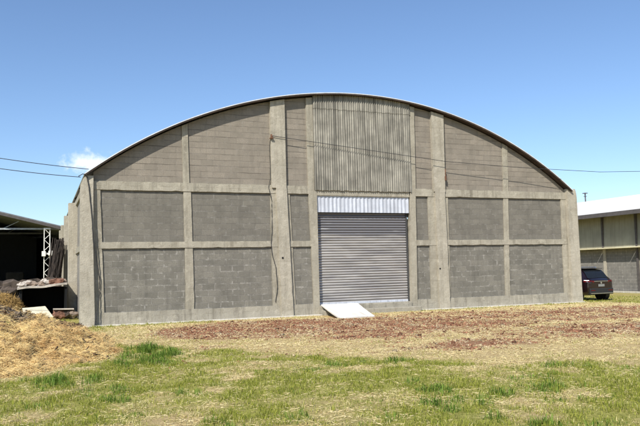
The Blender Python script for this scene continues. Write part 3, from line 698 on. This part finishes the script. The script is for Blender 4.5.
# fallen white slab and brick rubble before the pen
b = MB()
b.hexa([(-0.60, 4.05, 0.46), (0.16, 4.05, 0.50), (0.44, 3.75, 0.12), (-0.50, 3.70, 0.02)], [(-0.60, 4.14, 0.46), (0.16, 4.14, 0.50), (0.44, 3.90, 0.06), (-0.50, 3.85, -0.03)])
o = b.build('fallen_slab', plain('cream_slab', (0.60, 0.56, 0.43), 0.85, 0, 0.12, 4, 0.2, 0.3), None, (0, 3.9, 0), 0.015); tag(o, 'cream slab lying tilted in front of the dark pen', 'slab')
for k, (x, z, r, lb) in enumerate([(0.60, .10, .17, 'brown rubble lump touching the cream slab'), (0.86, .10, .16, 'middle brown rubble lump before the pen'), (1.08, .10, .15, 'brown rubble lump against the corner buttress')]):
    b = MB(); rock(b, (x, 4.1, z+.08), r, 40+k, 0.9); o = b.build('rubble_lump', (m_brick, m_dark, m_brown)[k], None, (x, 4.1, 0), 0, False); tag(o, lb, 'rubble', 'brown rubble in front of the pen')
b = MB(); b.hexa([(0.42, 3.95, .36), (1.12, 3.95, .34), (1.12, 3.95, .38), (0.42, 3.95, .40)], [(0.42, 4.25, .36), (1.12, 4.25, .34), (1.12, 4.25, .38), (0.42, 4.25, .40)])
o = b.build('rubble_board', m_stone, None, (.8, 4.1, .35), 0.005); tag(o, 'thin pale board lying on the brown rubble', 'board')

# ------------------------------------------------------------------ parked car
def build_car(loc):
    root = empty('parked_car', loc); tag(root, 'dark maroon crossover parked in the alley with its rear towards the field', 'car')
    m_paint, t, bb = new_mat('maroon_paint')
    t.links.new(mixc_(t, noise(t, coords(t), 3, 3), (0.010, 0.003, 0.004), (0.014, 0.0035, 0.005)), bb.inputs['Base Color'])
    bb.inputs['Roughness'].default_value = 0.28; bb.inputs['Metallic'].default_value = 0.35; bb.inputs['Coat Weight'].default_value = 0.8; bb.inputs['Coat Roughness'].default_value = 0.05
    m_glass = plain('car_glass', (0.012, 0.014, 0.016), 0.06, 0, 0.1, 2, 0, 0)
    m_plast = plain('black_plastic', (0.018, 0.018, 0.019), 0.6, 0, 0.2)
    m_tyre = plain('tyre_rubber', (0.018, 0.018, 0.018), 0.9, 0, 0.2)
    m_rim = plain('alloy_rim', (0.45, 0.45, 0.47), 0.35, 0.7, 0.1)
    m_tail = plain('tail_lens', (0.10, 0.004, 0.008), 0.12, 0, 0.1, 3, 0, 0)
    m_plate = plain('number_plate', (0.22, 0.22, 0.21), 0.5, 0, 0.1)
    m_chrome = plain('chrome_trim', (0.65, 0.65, 0.66), 0.2, 0.9, 0.05, 3, 0, 0)
    # stations along y (0 = rear bumper): y, half width, z sill, belt z, belt half width, top z, top half width
    ST = np.array([
        (0.00, 0.62, .44, .90, .62, 0.99, .54), (0.06, .78, .36, .94, .77, 1.03, .64), (0.20, .89, .30, .98, .87, 1.10, .70),
        (0.42, .925, .27, 1.00, .895, 1.36, .66), (0.62, .93, .26, 1.00, .90, 1.53, .63), (0.80, .93, .25, 1.00, .905, 1.575, .62), (1.4, .93, .22, .98, .90, 1.61, .62),
        (2.2, .93, .21, .965, .90, 1.60, .62), (2.8, .93, .21, .955, .90, 1.50, .62), (3.2, .93, .22, .945, .895, 1.20, .64), (3.45, .93, .23, .93, .885, 1.03, .66),
        (4.0, .915, .25, .88, .85, .95, .60), (4.3, .87, .29, .80, .78, .86, .50), (4.42, .76, .36, .68, .66, .72, .40)])
    def st(y):
        return [float(np.interp(y, ST[:,0], ST[:,k])) for k in range(1, 7)]
    def prof(y, n=25):
        w, zs, zb, wb, zt, wt = st(y)
        key = [(0, zs), (w*.82, zs), (w*.97, zs+.08), (w, zs+.28), (w*.995, (zs+zb)/2+.1), (wb, zb), (wb*.5+wt*.5+.015, zb*.45+zt*.55), (wt, zt-.05), (wt*.86, zt-.005), (wt*.5, zt+.012), (0, zt+.02)]
        d = [0]
        for a, c in zip(key[:-1], key[1:]): d.append(d[-1]+math.hypot(c[0]-a[0], c[1]-a[1]))
        u = np.concatenate([np.linspace(d[i], d[i+1], 4)[:-1] for i in range(len(key)-1)]+[[d[-1]]])
        return np.interp(u, d, [k[0] for k in key]), np.interp(u, d, [k[1] for k in key])
    ysn = np.concatenate([np.linspace(a, c, 4)[:-1] for a, c in zip(ST[:-1,0], ST[1:,0])]+[[ST[-1,0]]])
    b = MB(); rows = []
    for y in ysn:
        x, z = prof(y); r = [(float(a), float(y), float(c)) for a, c in zip(x, z)]; l = [(-a, y_, c) for a, y_, c in r[::-1]]
        rows.append(r+l[1:-1]+[r[0]])
    b.grid(rows); b.add(rows[0][:-1], [tuple(range(len(rows[0])-1))]); b.add(rows[-1][:-1], [tuple(range(len(rows[0])-2, -1, -1))])
    body = b.build('body', m_paint, root, smooth=True)
    # rear window: patch on the hatch
    def patch(y0, y1, f, n=8, off=0.012):
        rows = []
        for y in np.linspace(y0, y1, n):
            w, zs, zb, wb, zt, wt = st(y); xs = np.linspace(-f*wt, f*wt, 7)
            rows.append([(float(x), float(y)-off*.8, zt+.02-0.02*abs(x/wt)+off) for x in xs])
        return rows
    b = MB(); b.grid(patch(0.20, 0.60, .93)); b.build('rear_window', m_glass, body, smooth=True)
    b = MB(); b.hexa([(-.60, .50, 1.575), (.60, .50, 1.575), (.60, .50, 1.60), (-.60, .50, 1.60)], [(-.60, .86, 1.60), (.60, .86, 1.60), (.60, .86, 1.63), (-.60, .86, 1.63)]); b.build('roof_spoiler', m_paint, body, bevel=0.01)
    for s in (-1, 1):
        b = MB()
        for y0, y1 in ((0.75, 1.55), (1.62, 2.55), (2.6, 3.0)):
            rows = []
            for y in np.linspace(y0, y1, 6):
                w, zs, zb, wb, zt, wt = st(y)
                rows.append([(s*(wb*(1-q)+(wt+.02)*q+.012+.012*math.sin(math.pi*q)), float(y), zb+.03+(zt-.11-zb-.03)*q) for q in (0, .33, .66, 1)])
            b.grid(rows, flip=(s < 0))
        b.build('side_window', m_glass, body, smooth=True)
        b = MB(); b.tube([(s*.62, .9, 1.62), (s*.63, 1.0, 1.66), (s*.63, 2.3, 1.655), (s*.62, 2.45, 1.61)], 0.018, 6); b.build('roof_rail', m_chrome, body)
        b = MB(); b.hexa([(s*.42, -.018, .90), (s*.72, .03, .91), (s*.72, .03, 1.01), (s*.42, -.018, .99)], [(s*.45, .08, .93), (s*.91, .22, .93), (s*.905, .22, 1.03), (s*.45, .08, 1.00)]); b.build('tail_light', m_tail, body, bevel=0.01)
        b = MB(); b.box(min(s*.95, s*1.12), max(s*.95, s*1.12), 2.85, 2.97, 1.0, 1.14); b.build('wing_mirror', m_paint, body, bevel=0.03)
        b = MB(); b.box(s*.55-.13, s*.55+.13, -.045, .02, .50, .54); b.build('reflector', m_tail, body)
    b = MB(); b.hexa([(-.45, -.016, .955), (.45, -.016, .955), (.45, -.016, .975), (-.45, -.016, .975)], [(-.45, .05, .955), (.45, .05, .955), (.45, .05, .975), (-.45, .05, .975)]); b.build('light_bar', m_chrome, body)
    b = MB(); b.box(-.74, .74, -.035, .22, .32, .62); b.build('bumper', m_plast, body, bevel=0.03)
    b = MB(); b.box(-.70, .70, -.05, -.03, .36, .385); b.build('bumper_trim', m_chrome, body)
    b = MB(); b.box(-.19, .19, -.03, -.005, .70, .82); b.build('number_plate', m_plate, body, bevel=0.004)
    b = MB(); b.tube([(0, -.02, .885), (0, .01, .885)], .045, 12); b.build('badge', m_chrome, body)
    for y in (.82, 3.46):
        for s in (-1, 1):
            b = MB(); b.tube([(s*.70, y, .34), (s*.945, y, .34)], .40, 28); b.build('wheel_arch', m_plast, body)
            w = empty('wheel', (s*.84, y, .33)); w.parent = root
            b = MB(); b.tube([(-.125, 0, 0), (-.11, 0, 0), (.11, 0, 0), (.125, 0, 0)], [.30, .335, .335, .30], 28); b.build('tyre', m_tyre, w, bevel=0)
            b = MB(); b.tube([(s*.10, 0, 0), (s*.128, 0, 0)], .06, 12)
            for k in range(5):
                a = 2*math.pi*k/5
                b.hexa([(s*.128, .05*math.cos(a+1.57), .05*math.sin(a+1.57)), (s*.128, .21*math.cos(a+.15), .21*math.sin(a+.15)), (s*.128, .21*math.cos(a-.15), .21*math.sin(a-.15)), (s*.128, .05*math.cos(a-1.57), .05*math.sin(a-1.57))],
                       [(s*.10, .05*math.cos(a+1.57), .05*math.sin(a+1.57)), (s*.10, .21*math.cos(a+.15), .21*math.sin(a+.15)), (s*.10, .21*math.cos(a-.15), .21*math.sin(a-.15)), (s*.10, .05*math.cos(a-1.57), .05*math.sin(a-1.57))])
            b.build('rim', m_rim, w)
    return root
build_car((25.72, 4.05, -0.285))

# ------------------------------------------------------------------ scattered blades, straw and crumbs
def blade_mesh(name, P, H, Wd, az, lean, bend, C, mat, parent=None):
    """P (n,3) roots; each blade two quads-ish (5 verts, 1 quad + 1 tri)"""
    n = len(P); d = np.stack([np.cos(az), np.sin(az)], 1); s = np.stack([-np.sin(az), np.cos(az)], 1)
    mid = P.copy(); mid[:, :2] += d*(H*lean*0.45)[:, None]; mid[:, 2] += H*0.58*np.cos(lean*0.6)
    tip = P.copy(); tip[:, :2] += d*(H*(lean+bend))[:, None]*0.9; tip[:, 2] += H*np.clip(1-0.45*(lean+bend), 0.06, 1)
    hw = (Wd*0.5)[:, None]
    V = np.zeros((n, 5, 3)); V[:,0] = P; V[:,0,:2] -= s*hw; V[:,1] = P; V[:,1,:2] += s*hw
    V[:,2] = mid; V[:,2,:2] += s*hw*0.75; V[:,3] = mid; V[:,3,:2] -= s*hw*0.75; V[:,4] = tip
    return quick_mesh(name, V, [(0,1,2,3), (3,2,4)], np.repeat(C[:, None, :], 5, 1), mat, parent)
def quick_mesh(name, V, faces, C, mat, parent=None):
    n, k, _ = V.shape; me = bpy.data.meshes.new(name)
    base = (np.arange(n)*k)[:, None]
    loops = np.concatenate([base+np.array(f)[None] for f in faces], 1).ravel()
    lens = np.tile(np.array([len(f) for f in faces]), n); starts = np.concatenate([[0], np.cumsum(lens)[:-1]])
    me.vertices.add(n*k); me.vertices.foreach_set('co', V.reshape(-1).astype(np.float32))
    me.loops.add(len(loops)); me.loops.foreach_set('vertex_index', loops.astype(np.int32))
    me.polygons.add(len(lens)); me.polygons.foreach_set('loop_start', starts.astype(np.int32))
    me.update(calc_edges=True)
    a = me.color_attributes.new('tint', 'FLOAT_COLOR', 'POINT')
    C4 = np.concatenate([C.reshape(-1, 3), np.ones((n*k, 1))], 1); a.data.foreach_set('color', C4.ravel().astype(np.float32))
    me.materials.append(mat); ob = bpy.data.objects.new(name, me); COL.objects.link(ob)
    if parent: ob.parent = parent
    return ob
def lerp_cols(u, A, B): return A[None]*(1-u[:, None])+B[None]*u[:, None]
m_blade = attr_mat('grass_blade', 0.7, 0.42); m_strawm = attr_mat('straw_stalk', 0.75, 0.0); m_crumb = attr_mat('soil_crumb', 1.0)
camxy = np.array([0, -22.6])
def sample(n, box):
    return RNG.uniform(box[0], box[1], n), RNG.uniform(box[2], box[3], n)
def blocked(x, y):
    """no growth under the buildings, the ramp and the heap"""
    inb = (x > 0.95) & (x < 20.7) & (y > -0.36)
    ramp = (x > 8.75) & (x < 10.5) & (y > -2.35)
    step = (x > 9) & (x < 12.9) & (y > -0.5)
    return inb | ramp | step | (heap_h(x, y) > 0.03)
def wedge(x, y, m=1.5):
    """the part of the field that the photograph and a step to its side can show"""
    dx, dy = x, y+22.6
    f = dx*math.sin(yaw)+dy*math.cos(yaw); s = dx*math.cos(yaw)-dy*math.sin(yaw)
    return (np.abs(s) < 0.49*f+m) & (f > 6.0)
def grass(n, box, dens_pow):
    x, y = sample(n, box)
    f = x*math.sin(yaw)+(y+22.6)*math.cos(yaw)
    k = wedge(x, y) & ~blocked(x, y) & (RNG.random(n) < np.clip(10.5/np.maximum(f, 1), 0.22, 1)**dens_pow)
    return x[k], y[k], f[k]
# short lawn blades, living and withered
x, y, f = grass(2900000, (-6, 30, -18, 9), 1.3)
zd, zg, zl = zones(x, y)
tuft = fbm(x*5.5, y*5.5, 111, 3); tuft2 = fbm(x*2.2, y*2.2, 121, 3)
keep = RNG.random(len(x)) < np.clip((0.22+0.95*zg)*(1-0.93*zd)*np.clip((tuft-0.32)*3.6, 0.06, 1), 0, 1)
x, y, f, zd, zg, zl, tuft, tuft2 = [q[keep] for q in (x, y, f, zd, zg, zl, tuft, tuft2)]
n = len(x); P = np.stack([x, y, terrain(x, y)-0.005], 1)
H = (0.024+0.046*RNG.random(n)**1.5)*(0.7+0.9*zg*tuft2+1.0*np.clip(tuft-.5, 0, 1)*2); H *= np.clip(f/16, 1, 1.35)
Wd = (0.0035+0.0028*RNG.random(n))*np.clip(f/11, 1, 2.6)
live = RNG.random(n) < np.clip(0.12+zg*(0.86+1.5*(tuft2-0.45)), 0.04, 0.92)
u = RNG.random(n)
G1, G2 = np.array([0.13, 0.165, 0.018]), np.array([0.50, 0.51, 0.085]); D1, D2 = np.array([0.58, 0.48, 0.18]), np.array([0.90, 0.82, 0.44])
C = np.where(live[:, None], lerp_cols(u, G1, G2), lerp_cols(u, D1, D2))
lean = np.where(live, RNG.uniform(0.05, 0.9, n), RNG.uniform(0.3, 1.7, n))
o = blade_mesh('short_grass', P, H, Wd, RNG.uniform(0, 6.283, n), lean, RNG.uniform(0, .5, n), C, m_blade)
tag(o, 'patchy short grass, green and withered, over the field', 'grass', kind='stuff')
# taller lush clumps
x, y = sample(900000, (-3, 12, -17.5, -6)); ww = wedge(x, y); x, y = x[ww], y[ww]; zd, zg, zl = zones(x, y); tf = fbm(x*4, y*4, 131, 3)
keep = (RNG.random(len(x)) < zl*np.clip((tf-.40)*3.5, 0.05, 1)*0.5)
x, y, zl, tf = x[keep], y[keep], zl[keep], tf[keep]; n = len(x)
P = np.stack([x, y, np.maximum(terrain(x, y), terrain(x, y)+np.maximum(heap_h(x, y), 0))-.005], 1); u = RNG.random(n)
C = lerp_cols(u, np.array([0.075, 0.155, 0.018]), np.array([0.27, 0.38, 0.065]))
o = blade_mesh('tall_grass', P, (0.05+0.17*RNG.random(n))*(0.35+1.0*np.clip((tf-.35)*2.6, 0, 1))*np.clip(zl*1.3, 0.25, 1), 0.006+0.005*RNG.random(n), RNG.uniform(0, 6.283, n), RNG.uniform(0.05, .6, n), RNG.uniform(.1, .6, n), C, m_blade)
tag(o, 'lush taller green grass clumps beside the straw heap', 'grass', kind='stuff')

def flat_bits(x, y, z, L, Wd, az, tilt, C, name, mat, thick=None, parent=None):
    """small lying bits: a stalk or chip as a thin three-sided bar"""
    n = len(x); d = np.stack([np.cos(az)*np.cos(tilt), np.sin(az)*np.cos(tilt), np.sin(tilt)], 1)
    s = np.stack([-np.sin(az), np.cos(az), np.zeros(n)], 1); up = np.cross(d, s); up *= np.sign(up[:, 2:3]+1e-9)
    c = np.stack([x, y, z], 1); V = np.zeros((n, 6, 3)); t = (Wd*0.7 if thick is None else thick)
    for e, sg in ((0, -1), (3, 1)):
        q = c+d*(L*0.5*sg)[:, None]
        V[:, e] = q-s*(Wd*.5)[:, None]; V[:, e+1] = q+s*(Wd*.5)[:, None]; V[:, e+2] = q+up*t[:, None]
    return quick_mesh(name, V, [(0,2,5,3), (2,1,4,5), (1,0,3,4), (0,1,2), (5,4,3)], np.repeat(C[:, None, :], 6, 1), mat, parent)
# dry thatch litter over the pale strip
x, y = sample(330000, (-4, 24, -16.5, 0)); zd, zg, zl = zones(x, y)
f = x*math.sin(yaw)+(y+22.6)*math.cos(yaw); tf = fbm(x*2.6, y*2.6, 141, 3)
k = wedge(x, y) & ~blocked(x, y) & (RNG.random(len(x)) < (1-zg*.7)*(1-zd*.72)*np.clip((tf-.25)*2.2, 0, 1)*np.clip(12/f, .3, 1))
x, y, f = x[k], y[k], f[k]; n = len(x); u = RNG.random(n)
C = lerp_cols(u, np.array([0.46, 0.34, 0.14]), np.array([0.86, 0.74, 0.42]))
o = flat_bits(x, y, terrain(x, y)+RNG.uniform(0, .018, n), RNG.uniform(.03, .10, n), RNG.uniform(.003, .006, n)*np.clip(f/12, 1, 2), RNG.uniform(0, 6.28, n), RNG.uniform(-.25, .35, n), C, 'dry_thatch', m_strawm)
tag(o, 'pale withered grass litter lying across the field', 'litter', kind='stuff')
# crumbs and chips on the bare red soil
x, y = sample(800000, (2, 22, -13, -0.6)); zd, zg, zl = zones(x, y); tf = fbm(x*3.3, y*3.3, 151, 3)
f = x*math.sin(yaw)+(y+22.6)*math.cos(yaw)
k = wedge(x, y) & ~blocked(x, y) & (RNG.random(len(x)) < (zd**1.3*0.75+0.02*(y > -11))*np.clip((tf-.34)*3.2, 0.04, 1)*np.clip(14/f, .3, 1))
x, y = x[k], y[k]; n = len(x); u = RNG.random(n)
C = lerp_cols(u, np.array([0.11, 0.045, 0.023]), np.array([0.42, 0.20, 0.115])); q = RNG.random(n) < .10+.5*sstep(.48, .62, fbm(x*2.1, y*1.2, 155)); C[q] = lerp_cols(RNG.random(q.sum()), np.array([.36, .26, .15]), np.array([.55, .44, .28]))
Ls = 0.009+0.030*RNG.random(n)**3+0.07*RNG.random(n)**40; C *= (1-.45*(Ls > .07))[:, None]
o = flat_bits(x, y, terrain(x, y)+RNG.uniform(-.004, .006, n), Ls, Ls*RNG.uniform(.35, .8, n), RNG.uniform(0, 6.28, n), RNG.uniform(-.3, .3, n), C, 'soil_crumbs', m_crumb)
tag(o, 'red brown clods and chips scattered on bare soil', 'soil crumbs', kind='stuff')

# ------------------------------------------------------------------ straw heap
hp = empty('straw_heap', (HC[0], HC[1], 0)); tag(hp, 'broad golden brown heap of old straw and soil at the left edge', 'straw heap')
hx = np.arange(HC[0]-4.3, HC[0]+4.3, 0.05); hy = np.arange(HC[1]-6.8, HC[1]+6.8, 0.06); HX, HY = np.meshgrid(hx, hy)
HZ = terrain(HX, HY)+heap_h(HX, HY)-0.02
me, co = grid_mesh('mound', HX-HC[0], HY-HC[1], HZ)
m_mound, t_, b_ = new_mat('mound_straw'); v_ = coords(t_)
c_ = mixc_(t_, noise(t_, v_, 16, 6, .7, .3, .7), (0.34, 0.20, 0.08), (0.80, 0.56, 0.28)); c_ = mixc_(t_, mth(t_, 'MULTIPLY', noise(t_, v_, 2.2, 5, .6, .45, .65), .6), c_, (0.68, 0.50, 0.25))
t_.links.new(c_, b_.inputs['Base Color']); b_.inputs['Roughness'].default_value = 1; bump(t_, b_, noise(t_, v_, 30, 6, .75), 1.0, .05)
me.materials.append(m_mound); mound = bpy.data.objects.new('mound', me); COL.objects.link(mound); mound.parent = hp
def darkpatch(x, y):
    w = (fbm(x*1.8, y*1.8, 161)-.5)*1.3
    a = sstep(1.1, .5, np.sqrt(((x+.95)/.75)**2+((y+6.3)/1.1)**2)+w)
    r = sstep(1.1, .5, np.sqrt(((x-.75-.18*(y+5.0))/.28)**2+((y+5.3)/1.5)**2)+w*.8)*.8
    return a, r
x, y = sample(300000, (-4, 1.9, -11.8, 0)); hh = heap_h(x, y); a, r = darkpatch(x, y); tf = fbm(x*2.4, y*2.4, 171, 3)
k = (hh > 0.0) & wedge(x, y, 2) & (RNG.random(len(x)) < np.clip((tf-.2)*2.2, .15, 1)*(1-.75*np.maximum(a, r)))
x, y, hh, tf = x[k], y[k], hh[k], tf[k]; n = len(x); u = np.clip(RNG.random(n)*.7+(tf-.35)*.9, 0, 1)
C = lerp_cols(u, np.array([0.58, 0.35, 0.12]), np.array([0.98, 0.79, 0.38]))
e = .08; sl = (heap_h(x+.0, y+e)-heap_h(x, y-e))/(2*e)
kc = 1100; cx = RNG.uniform(-3.6, 1.6, kc); cy = RNG.uniform(-11, -1.2, kc); ok = heap_h(cx, cy) > .02; cx, cy = cx[ok], cy[ok]; kc = len(cx)
ci = RNG.integers(0, kc, 75000); cs = (.04+.20*RNG.random(kc)**2)[ci]; ct = RNG.random(kc)[ci]; q1 = RNG.random(len(ci))**.5; q2 = RNG.uniform(0, 6.283, len(ci))
x2 = cx[ci]+cs*q1*np.cos(q2); y2 = cy[ci]+cs*q1*np.sin(q2); h2 = np.maximum(heap_h(x2, y2), 0)+cs*.75*(1-q1**2)*RNG.random(len(ci))**.4
C2 = lerp_cols(np.clip(RNG.random(len(ci))*.5+ct*.5, 0, 1), np.array([0.40, 0.20, 0.065]), np.array([0.97, 0.76, 0.36]))
x3, y3 = sample(60000, (-4, 2.6, -13, 0.5)); h3 = heap_h(x3, y3); k3 = (h3 <= 0) & (RNG.random(len(x3)) < np.exp(h3*16)*.5) & (h3 > -.163) & ~((x3 > .95) & (y3 > -.36)); x3, y3 = x3[k3], y3[k3]
x = np.concatenate([x, x2, x3]); y = np.concatenate([y, y2, y3]); hh = np.concatenate([hh, h2, 0*x3+.012]); C = np.concatenate([C, C2, lerp_cols(RNG.random(len(x3)), np.array([0.5, .30, .11]), np.array([.9, .7, .36]))]); n = len(x)
o = flat_bits(x-HC[0], y-HC[1], terrain(x, y)+hh-.015+RNG.uniform(0, .035, n), RNG.uniform(.03, .19, n)*RNG.random(n)**.5+.02, RNG.uniform(.003, .0065, n), RNG.uniform(0, 6.28, n), RNG.uniform(-.5, .6, n), C, 'loose_straw', m_strawm, None, hp); o['kind'] = 'stuff'
x, y = sample(90000, (-3.2, 1.9, -9, -2)); hh = heap_h(x, y); a, r = darkpatch(x, y)
k = (hh > 0.01) & (RNG.random(len(x)) < np.maximum(a*.7, r*.6)+.010); x, y, hh, a = x[k], y[k], hh[k], a[k]; n = len(x); u = RNG.random(n)
C = np.where((a > .25)[:, None], lerp_cols(u, np.array([.07, .052, .035]), np.array([.26, .20, .14])), lerp_cols(u, np.array([.05, .032, .02]), np.array([.17, .10, .06])))
Ls = .03+.13*RNG.random(n)**2
o = flat_bits(x-HC[0], y-HC[1], terrain(x, y)+hh+RNG.uniform(0, .09, n), Ls, Ls*RNG.uniform(.08, .32, n), RNG.uniform(0, 6.28, n), RNG.uniform(-.7, .7, n), C, 'dark_clods', m_crumb, None, hp); o['kind'] = 'stuff'
# withered bush left of the pen
wb = empty('dry_bush', (-1.15, 4.4, 0)); tag(wb, 'tangled golden withered bush at the left end of the pen', 'bush')
n = 9000; az = RNG.uniform(0, 6.28, n); rr = RNG.random(n)**.5
x = .62*rr*np.cos(az); y = .5*rr*np.sin(az); z = RNG.random(n)*(1.02-.55*rr**2)
u = np.clip(RNG.random(n)*.6+z*.5, 0, 1); C = lerp_cols(u, np.array([.11, .06, .025]), np.array([.50, .33, .12]))
o = flat_bits(x, y, z, RNG.uniform(.06, .28, n), RNG.uniform(.005, .012, n), RNG.uniform(0, 6.28, n), RNG.uniform(-.4, 1.3, n), C, 'dry_stems', m_strawm, None, wb)
b = MB()
for k in range(14):
    a = random.uniform(0, 6.28); b.tube([(0, 0, 0), (.2*math.cos(a), .2*math.sin(a), .45), (.42*math.cos(a+.3), .36*math.sin(a+.3), random.uniform(.7, 1.05))], [.025, .015, .006], 5)
b.build('branches', m_wood, wb)
bpy.context.view_layer.update()
